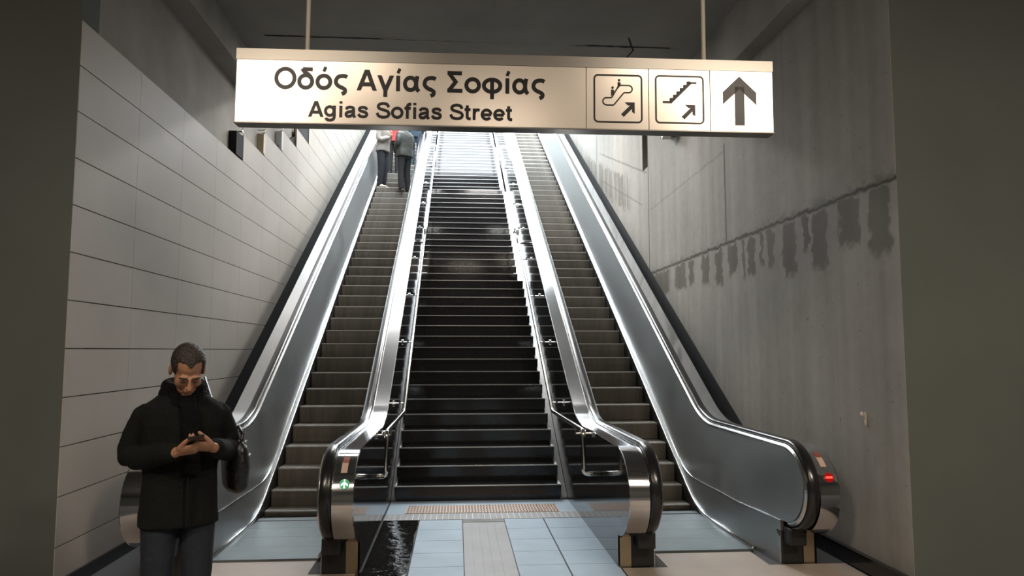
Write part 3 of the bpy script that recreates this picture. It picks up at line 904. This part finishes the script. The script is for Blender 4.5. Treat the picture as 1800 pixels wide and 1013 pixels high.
def remesh(b, name, vox, mat, parent=None, sm=4, disp=None):
    me = b.mesh(name + '_src'); o = bpy.data.objects.new(name, me); COL.objects.link(o)
    r_ = o.modifiers.new('r', 'REMESH'); r_.mode = 'VOXEL'; r_.voxel_size = vox; r_.use_smooth_shade = True
    if sm:
        q = o.modifiers.new('s', 'SMOOTH'); q.factor = .5; q.iterations = sm
    if disp:
        tx = bpy.data.textures.new(name, 'CLOUDS'); tx.noise_scale = disp[0]
        q = o.modifiers.new('d', 'DISPLACE'); q.texture = tx; q.strength = disp[1]; q.mid_level = .5
    dg = bpy.context.evaluated_depsgraph_get(); dg.update()
    m2 = bpy.data.meshes.new_from_object(o.evaluated_get(dg)); m2.name = name
    bpy.data.objects.remove(o); bpy.data.meshes.remove(me)
    m2.materials.clear()
    o = link(name, m2, mat, parent, True)
    return o
def hand(b, wrist, d, n, right, curl, sc=1.0, thumb_in=0.3):
    wrist = Vector(wrist); d = Vector(d).normalized(); n = Vector(n); n = (n - d * n.dot(d)).normalized()
    side = d.cross(n) * (1 if right else -1)          # towards the thumb
    refs = n
    limb(b, [wrist - d * .01, wrist + d * .03 * sc, wrist + d * .085 * sc], [(.026 * sc, .020 * sc), (.036 * sc, .018 * sc), (.040 * sc, .014 * sc)], 12, n)
    for q, (off, ln) in enumerate(((.031, .070), (.011, .080), (-.010, .075), (-.030, .058))):
        p = wrist + d * (.082 - .004 * abs(q - 1)) * sc + side * off * sc
        pts = [p]; dirv = d.copy(); ax = d.cross(n).normalized()
        for k in range(3):
            c = curl[q] * (0.7, 1.0, .8)[k]
            dirv = (Matrix.Rotation(c, 3, ax) @ dirv).normalized()
            pts.append(pts[-1] + dirv * ln * (.42, .33, .25)[k] * sc)
        limb(b, pts, [.0095 * sc, .009 * sc, .0082 * sc, .0066 * sc], 10, side)
    p = wrist + d * .025 * sc + side * .026 * sc
    td = (d * .72 + side * .5 + n * thumb_in).normalized()
    p1 = p + td * .042 * sc; td2 = (d * .85 + side * .30 + n * thumb_in).normalized(); p2 = p1 + td2 * .032 * sc; p3 = p2 + (td2 + n * .25).normalized() * .024 * sc
    limb(b, [p, p1, p2, p3], [.015 * sc, .012 * sc, .0105 * sc, .0085 * sc], 10, n)
def head_prims(b, T):
    def sp(c, r, seg=16): b.sphere(T @ Vector(c), r, seg, 11, T.to_3x3())
    sp((0, .012, .062), (.076, .096, .088)); sp((0, -.030, -.005), (.064, .066, .088)); sp((0, -.066, -.083), (.028, .024, .020))
    sp((0, -.045, -.060), (.048, .045, .040))
    for s in (-1, 1):
        sp((s * .028, -.083, .040), (.026, .013, .010)); sp((s * .034, -.062, -.008), (.030, .025, .036))
        sp((s * .031, -.079, .018), (.013, .011, .010)); sp((s * .079, .012, .008), (.010, .020, .033)); sp((s * .012, -.108, -.014), (.010, .012, .009))
    limb(b, [T @ Vector((0, -.094, .034)), T @ Vector((0, -.108, .008)), T @ Vector((0, -.122, -.012))], [.008, .011, .0135], 10, (1, 0, 0))
    sp((0, -.096, -.040), (.022, .011, .0065)); sp((0, -.093, -.052), (.019, .012, .0075))
SKIN = M('skin_tone', (0.33, 0.165, 0.095), 0.5, noise=(30, 0.06))
SKIN.node_tree.nodes['Principled BSDF'].inputs['Subsurface Weight'].default_value = 0.08
HAIR = M('dark_hair', (0.022, 0.016, 0.013), 0.6, noise=(60, 0.5), bump=(90, 0.6), stretch=(1, .3, 1))
def cap_hair(T, parent, front=None, low=-.02, name='hair', mat=None, puff=0.0):
    b = MB(); b.sphere((0, .014, .064), (.0805 + puff, .101 + puff, .0935 + puff), 96, 72)
    keep = []
    for f in b.f:
        c = sum((Vector(b.v[i]) for i in f), Vector()) / len(f)
        x, y, z = c
        hl = front(x) if front else .095
        ok = (z > hl) if y < -.035 else (z > low + max(0, (-y) * 1.2) + (0.045 if abs(x) > .06 and -.03 < y < .03 else 0) * 0)
        if y < -.035 and abs(x) > .062: ok = z > .06
        if ok: keep.append(f)
    b.f = keep; b.m = [0] * len(keep)
    b.v = [tuple(T @ Vector(v)) for v in b.v]
    o = b.obj(name, mat or HAIR, parent, True, solid=.006)
    return o

def person(loc, yaw, label, group=None, vox=.009, P=None):
    P = P or {}
    hh = P.get('H', 1.75) / 1.75
    pitch, hyaw = P.get('head', (0, 0))
    lean = P.get('lean', 0.0)
    T = Matrix.Translation((0, -.01 - lean, 1.515)) @ Matrix.Rotation(hyaw, 4, 'Z') @ Matrix.Rotation(pitch, 4, 'X') @ Matrix.Translation((0, -.02, .115))
    b = MB()
    torso(b, [(.86, 0, 0, .145, .095), (.95, 0, 0, .155, .10), (1.05, 0, -lean * .3, .14, .09), (1.2, 0, -lean * .6, .155, .10), (1.36, 0, -lean * .9, .165, .10), (1.44, 0, -lean, .135, .075), (1.49, 0, -lean, .06, .055)])
    limb(b, [(0, -lean, 1.46), T @ Vector((0, .012, -.03))], [.058, .055])
    head_prims(b, T)
    hips = [(-.088, 0, .90), (.088, 0, .90)]
    for s in (0, 1):
        K = P.get('knees', [(-.095, -.015, .48), (.095, -.015, .48)])[s]; A_ = P.get('ankles', [(-.10, .02, .09), (.10, .02, .09)])[s]
        limb_s(b, [hips[s], K, A_], [(.085, .09), (.055, .06), (.036, .042)])
        limb(b, [(A_[0], A_[1] + .02, A_[2] - .04), (A_[0], A_[1] - .14, A_[2] - .055)], [.04, (.04, .028)], 12, (0, 0, 1))
        S_, E_, Wr = P['arms'][s]
        limb_s(b, [S_, E_, Wr], [.052, .044, .028])
        hd = P['hands'][s]
        hand(b, Wr, hd[0], hd[1], s == 0, hd[2], thumb_in=hd[3] if len(hd) > 3 else .3)
    body = remesh(b, 'person', P.get('bvox', vox), SKIN, None, 3)
    tag(body, label, 'person', group)
    # jacket / coat
    lo = P.get('hem', .82); g = P.get('bulk', 1.0)
    b = MB()
    rings = [(lo, 0, -lean * .1, .212 * g, .150 * g), (lo + .12, 0, -lean * .2, .205 * g, .146 * g), (1.08, 0, -lean * .4, .196 * g, .138 * g), (1.22, 0, -lean * .7, .205 * g, .142 * g), (1.32, 0, -lean * .9, .218 * g, .138 * g),
             (1.385, 0, -lean, .222 * g, .122 * g), (1.42, 0, -lean, .205 * g, .108 * g), (1.455, 0, -lean, .155 * g, .098 * g), (1.49, 0, -lean, .095, .085)]
    rings = [q for q in rings if q[0] >= lo]
    torso(b, rings)
    for s in (0, 1):
        S_, E_, Wr = [Vector(q) for q in P['arms'][s]]
        W2 = E_ + (Wr - E_) * .92
        limb_s(b, [S_, E_, W2], [(.064 * g, .066 * g), (.066 * g, .068 * g), (.047, .050)])
    coat = remesh(b, P.get('coat_name', 'jacket'), vox, P['coat'], body, 5, (.09, .012))
    b = MB()
    for s in (0, 1):
        K = P.get('knees', [(-.095, -.015, .48), (.095, -.015, .48)])[s]; A_ = P.get('ankles', [(-.10, .02, .09), (.10, .02, .09)])[s]
        limb_s(b, [(hips[s][0], 0, .93), K, (A_[0], A_[1], A_[2] - .02)], [(.100, .108), (.074, .080), (.062, .070)])
    torso(b, [(.80, 0, 0, .15, .105), (.95, 0, 0, .165, .112), (1.04, 0, -lean * .3, .150, .100)])
    remesh(b, 'trousers', vox, P['trousers'], body, 4, (.07, .008))
    for s in (0, 1):
        A_ = P.get('ankles', [(-.10, .02, .09), (.10, .02, .09)])[s]
        b = MB()
        limb_s(b, [(A_[0], A_[1] + .055, A_[2] - .045), (A_[0], A_[1] - .03, A_[2] - .040), (A_[0], A_[1] - .12, A_[2] - .058), (A_[0], A_[1] - .185, A_[2] - .064)], [(.040, .042), (.045, .048), (.048, .030), (.036, .022)], (0, 0, 1))
        remesh(b, 'shoe', vox, P['shoes'], body, 2)
    body.location = loc; body.rotation_euler = (0, 0, yaw); body.scale = (hh, hh, hh)
    return body, T

COATM = M('dark_wool_coat', (0.0045, 0.005, 0.0045), 0.95, spec=0.25, noise=(60, 0.25), bump=(140, 0.3))
NAVY = M('navy_trousers', (0.007, 0.011, 0.019), 0.85, noise=(40, 0.2))
SHOEK = M('black_shoe', (0.012, 0.012, 0.012), 0.4)
MAN_YAW = R(22)
MAN = Vector((-1.45, 4.0, 0))
man, HT = person(MAN, MAN_YAW, 'man in a dark coat and scarf looking down at a phone in both hands', None, .008, dict(
    H=1.745, head=(R(40), R(6)), lean=.025, bvox=.0042, hem=.80, bulk=.92, coat=COATM, coat_name='coat', trousers=NAVY, shoes=SHOEK,
    arms=[((-.180, 0, 1.375), (-.245, .03, 1.155), (-.034, -.285, 1.205)), ((.180, 0, 1.375), (.245, .03, 1.175), (.138, -.285, 1.218))],
    hands=[((.86, -.36, .14), (.12, .55, .80), (.60, .65, .70, .75), .35), ((-.86, -.36, .14), (-.12, .55, .80), (.60, .65, .70, .75), .35)]))
cap_hair(HT, man, front=lambda x: .118 - .018 * math.exp(-(x / .014) ** 2) - .25 * max(0, abs(x) - .03))
b = MB()
for s in (-1, 1):
    limb(b, [HT @ Vector((s * .014, -.100, .040)), HT @ Vector((s * .030, -.100, .046)), HT @ Vector((s * .050, -.086, .040))], [.0035, .0045, .003], 8, (0, 0, 1))
b.obj('eyebrows', HAIR, man, True)
b = MB()
for s in (-1, 1):
    limb(b, [HT @ Vector((s * .020, -.0935, .014)), HT @ Vector((s * .031, -.0955, .010)), HT @ Vector((s * .044, -.090, .013))], [.002, .0026, .002], 8, (0, 0, 1))
b.obj('eyelashes', HAIR, man, True)
SCARF = M('black_knit_scarf', (0.0022, 0.0022, 0.0025), 0.95, spec=0.2, bump=(60, 0.5))
b = MB()
for (rz, rr, zz) in ((.088, .036, 1.485), (.080, .034, 1.525), (.095, .034, 1.455)):
    pts = [(rr_ * math.cos(a), -.012 + rr_ * .92 * math.sin(a), zz + .018 * math.sin(a) - .010) for a, rr_ in [(2 * math.pi * k / 18, rz) for k in range(19)]]
    limb(b, pts, [rr] * 19, 10, (0, 0, 1))
limb_s(b, [(.01, -.125, 1.46), (.03, -.165, 1.36), (.045, -.170, 1.22), (.05, -.168, 1.08)], [(.040, .022), (.046, .016), (.048, .014), (.046, .012)])
remesh(b, 'scarf', .008, SCARF, man, 4, (.04, .012))
b = MB()                                              # standing coat collar
rings = []
for k in range(-9, 10):
    a = R(90 + k * 13.5)
    rings.append([(.118 * math.cos(a), .106 * math.sin(a) - .01, 1.44), (.105 * math.cos(a), .10 * math.sin(a) - .01, 1.535 + .02 * math.sin(a)), (.095 * math.cos(a), .09 * math.sin(a) - .01, 1.535 + .02 * math.sin(a)), (.100 * math.cos(a), .09 * math.sin(a) - .01, 1.44)])
b.loft(rings); b.obj('collar', COATM, man, True)
b = MB(); b.box(.028, .034, -.176, -.160, .82, 1.06); b.obj('coat_front_edge', COATM, man)

mrot = Matrix.Translation(MAN) @ Matrix.Rotation(MAN_YAW, 4, 'Z')
hs = 1.745 / 1.75
phone = tag(empty('phone', mrot @ Vector((.052 * hs, -.345 * hs, 1.262 * hs)), (R(-22), R(-8), MAN_YAW)), 'black smartphone held in both hands of the man in the dark coat', 'phone')
b = MB(); b.box(-.038, .038, -.076, .076, -.0045, .0045); b.obj('phone_body', M('phone_black', (.008, .008, .009), .2), phone, bevel=.004)
b = MB(); b.box(-.035, .035, -.072, .072, .0045, .0050); b.obj('screen', M('phone_screen', (.01, .01, .012), .08), phone)
b = MB(); b.box(-.032, -.012, .045, .068, -.0058, -.0045); b.obj('camera_bump', M('phone_lens', (.02, .02, .02), .1), phone)

LEATH = M('black_leather', (0.008, 0.008, 0.008), 0.32, bump=(30, 0.3))
bagp = mrot @ Vector((.275, .03, .935))
bag = tag(empty('shoulder_bag', bagp, (0, 0, MAN_YAW + R(8))), 'black shoulder bag hanging at the left hip of the man in the dark coat', 'bag')
b = MB(); torso(b, [(0, 0, 0, .035, .10), (.03, 0, 0, .056, .135), (.14, 0, 0, .066, .15), (.24, 0, 0, .052, .135), (.275, 0, 0, .020, .11)])
remesh(b, 'bag_body', .008, LEATH, bag, 3)
b = MB(); b.tube([(0, -.10, .25), (.01, -.09, .31), (.012, 0, .345), (.01, .09, .31), (0, .10, .25)], .009, 8); b.obj('handle', LEATH, bag, True)
b = MB(); b.tube([(-.02, -.02, .27), (-.10, .03, .42), (-.16, .07, .62)], [(.014, .004)] * 3, 8); b.obj('strap', LEATH, bag, True)
for (x, y, z) in ((.0, -.105, .262), (.03, -.07, .268), (.045, -.10, .20)):
    b = MB(); b.sphere((x, y, z), (.012, .008, .008), 10, 6); b.obj('buckle', CHROME, bag, True)

# riders near the top of the left escalator
def rest(y):                                          # height of the tread under y
    i = math.floor((y - 8.60) / .3464); return 0.60 + .2 * i
def arms_down(f=0.0): return [((-.18, 0, 1.40), (-.235, .02, 1.14), (-.215, -.10 - f, .90)), ((.18, 0, 1.40), (.235, .02, 1.14), (.215, -.10 - f, .90))]
HD = [((0, -.1, -1), (1, 0, 0), (.25, .3, .35, .4)), ((0, -.1, -1), (-1, 0, 0), (.25, .3, .35, .4))]
GREYF = M('grey_sweatshirt', (0.20, 0.18, 0.165), 0.9, noise=(20, 0.1)); DKJ = M('olive_black_jacket', (0.018, 0.021, 0.017), 0.6, noise=(8, 0.2))
REDJ = M('red_jacket', (0.42, 0.03, 0.035), 0.8, noise=(8, 0.1)); DENIM = M('blue_denim', (0.022, 0.040, 0.062), 0.85, noise=(30, 0.15))
BLKT = M('black_trousers', (0.006, 0.006, 0.007), 0.85, noise=(20, 0.2)); NVYT = M('dark_navy_trousers', (0.007, 0.008, 0.012), 0.85, noise=(20, 0.2))
BEIGE = M('beige_sneaker', (0.52, 0.45, 0.34), 0.6); BRN = M('brown_shoe', (0.06, 0.04, 0.03), 0.5); NVJ = M('navy_jacket', (0.007, 0.010, 0.017), 0.8)
riders = 'people standing on the left escalator'
y = 17.42
p, T_ = person((-1.84, y, rest(y)), R(70), 'person in a grey sweatshirt with beige sneakers on the left escalator', riders, .014, dict(
    lean=.05, coat=GREYF, trousers=NVYT, shoes=BEIGE, hem=.90, bulk=1.0, head=(R(8), 0),
    arms=[((-.18, 0, 1.40), (-.24, -.02, 1.15), (-.10, -.22, 1.22)), ((.18, 0, 1.40), (.24, .04, 1.14), (.06, -.20, 1.32))],
    hands=[((.5, -.6, .5), (0, 1, .3), (.6, .6, .6, .6)), ((-.4, -.3, .8), (0, 1, 0), (.6, .6, .6, .6))])); cap_hair(T_, p)
y = 16.95
p, T_ = person((-1.27, y, rest(y)), R(-135), 'person in a dark olive jacket seen from behind, lowest rider on the left escalator', riders, .014, dict(
    coat=DKJ, trousers=BLKT, shoes=BRN, hem=.86, bulk=1.05, head=(R(5), R(-20)),
    arms=[((-.18, 0, 1.40), (-.25, -.02, 1.15), (-.12, -.27, 1.03)), ((.18, 0, 1.40), (.24, .02, 1.14), (.06, -.27, 1.02))],
    hands=[((.5, -.8, 0), (.3, .3, .8), (.7, .7, .7, .7)), ((-.5, -.8, 0), (-.3, .3, .8), (.7, .7, .7, .7))])); cap_hair(T_, p)
y = 18.48
p, T_ = person((-1.66, y, rest(y)), R(180), 'person in a red jacket partly hidden behind the two lower riders', riders, .014, dict(
    coat=REDJ, trousers=BLKT, shoes=SHOEK, hem=.86, bulk=1.0, arms=arms_down(), hands=HD)); cap_hair(T_, p)
y = 19.17
p, T_ = person((-1.14, y, rest(y)), R(178), 'person in blue jeans and a navy jacket, farthest rider by the right handrail', riders, .014, dict(
    coat=NVJ, trousers=DENIM, shoes=SHOEK, hem=1.0, bulk=1.0, arms=arms_down(), hands=HD)); cap_hair(T_, p)
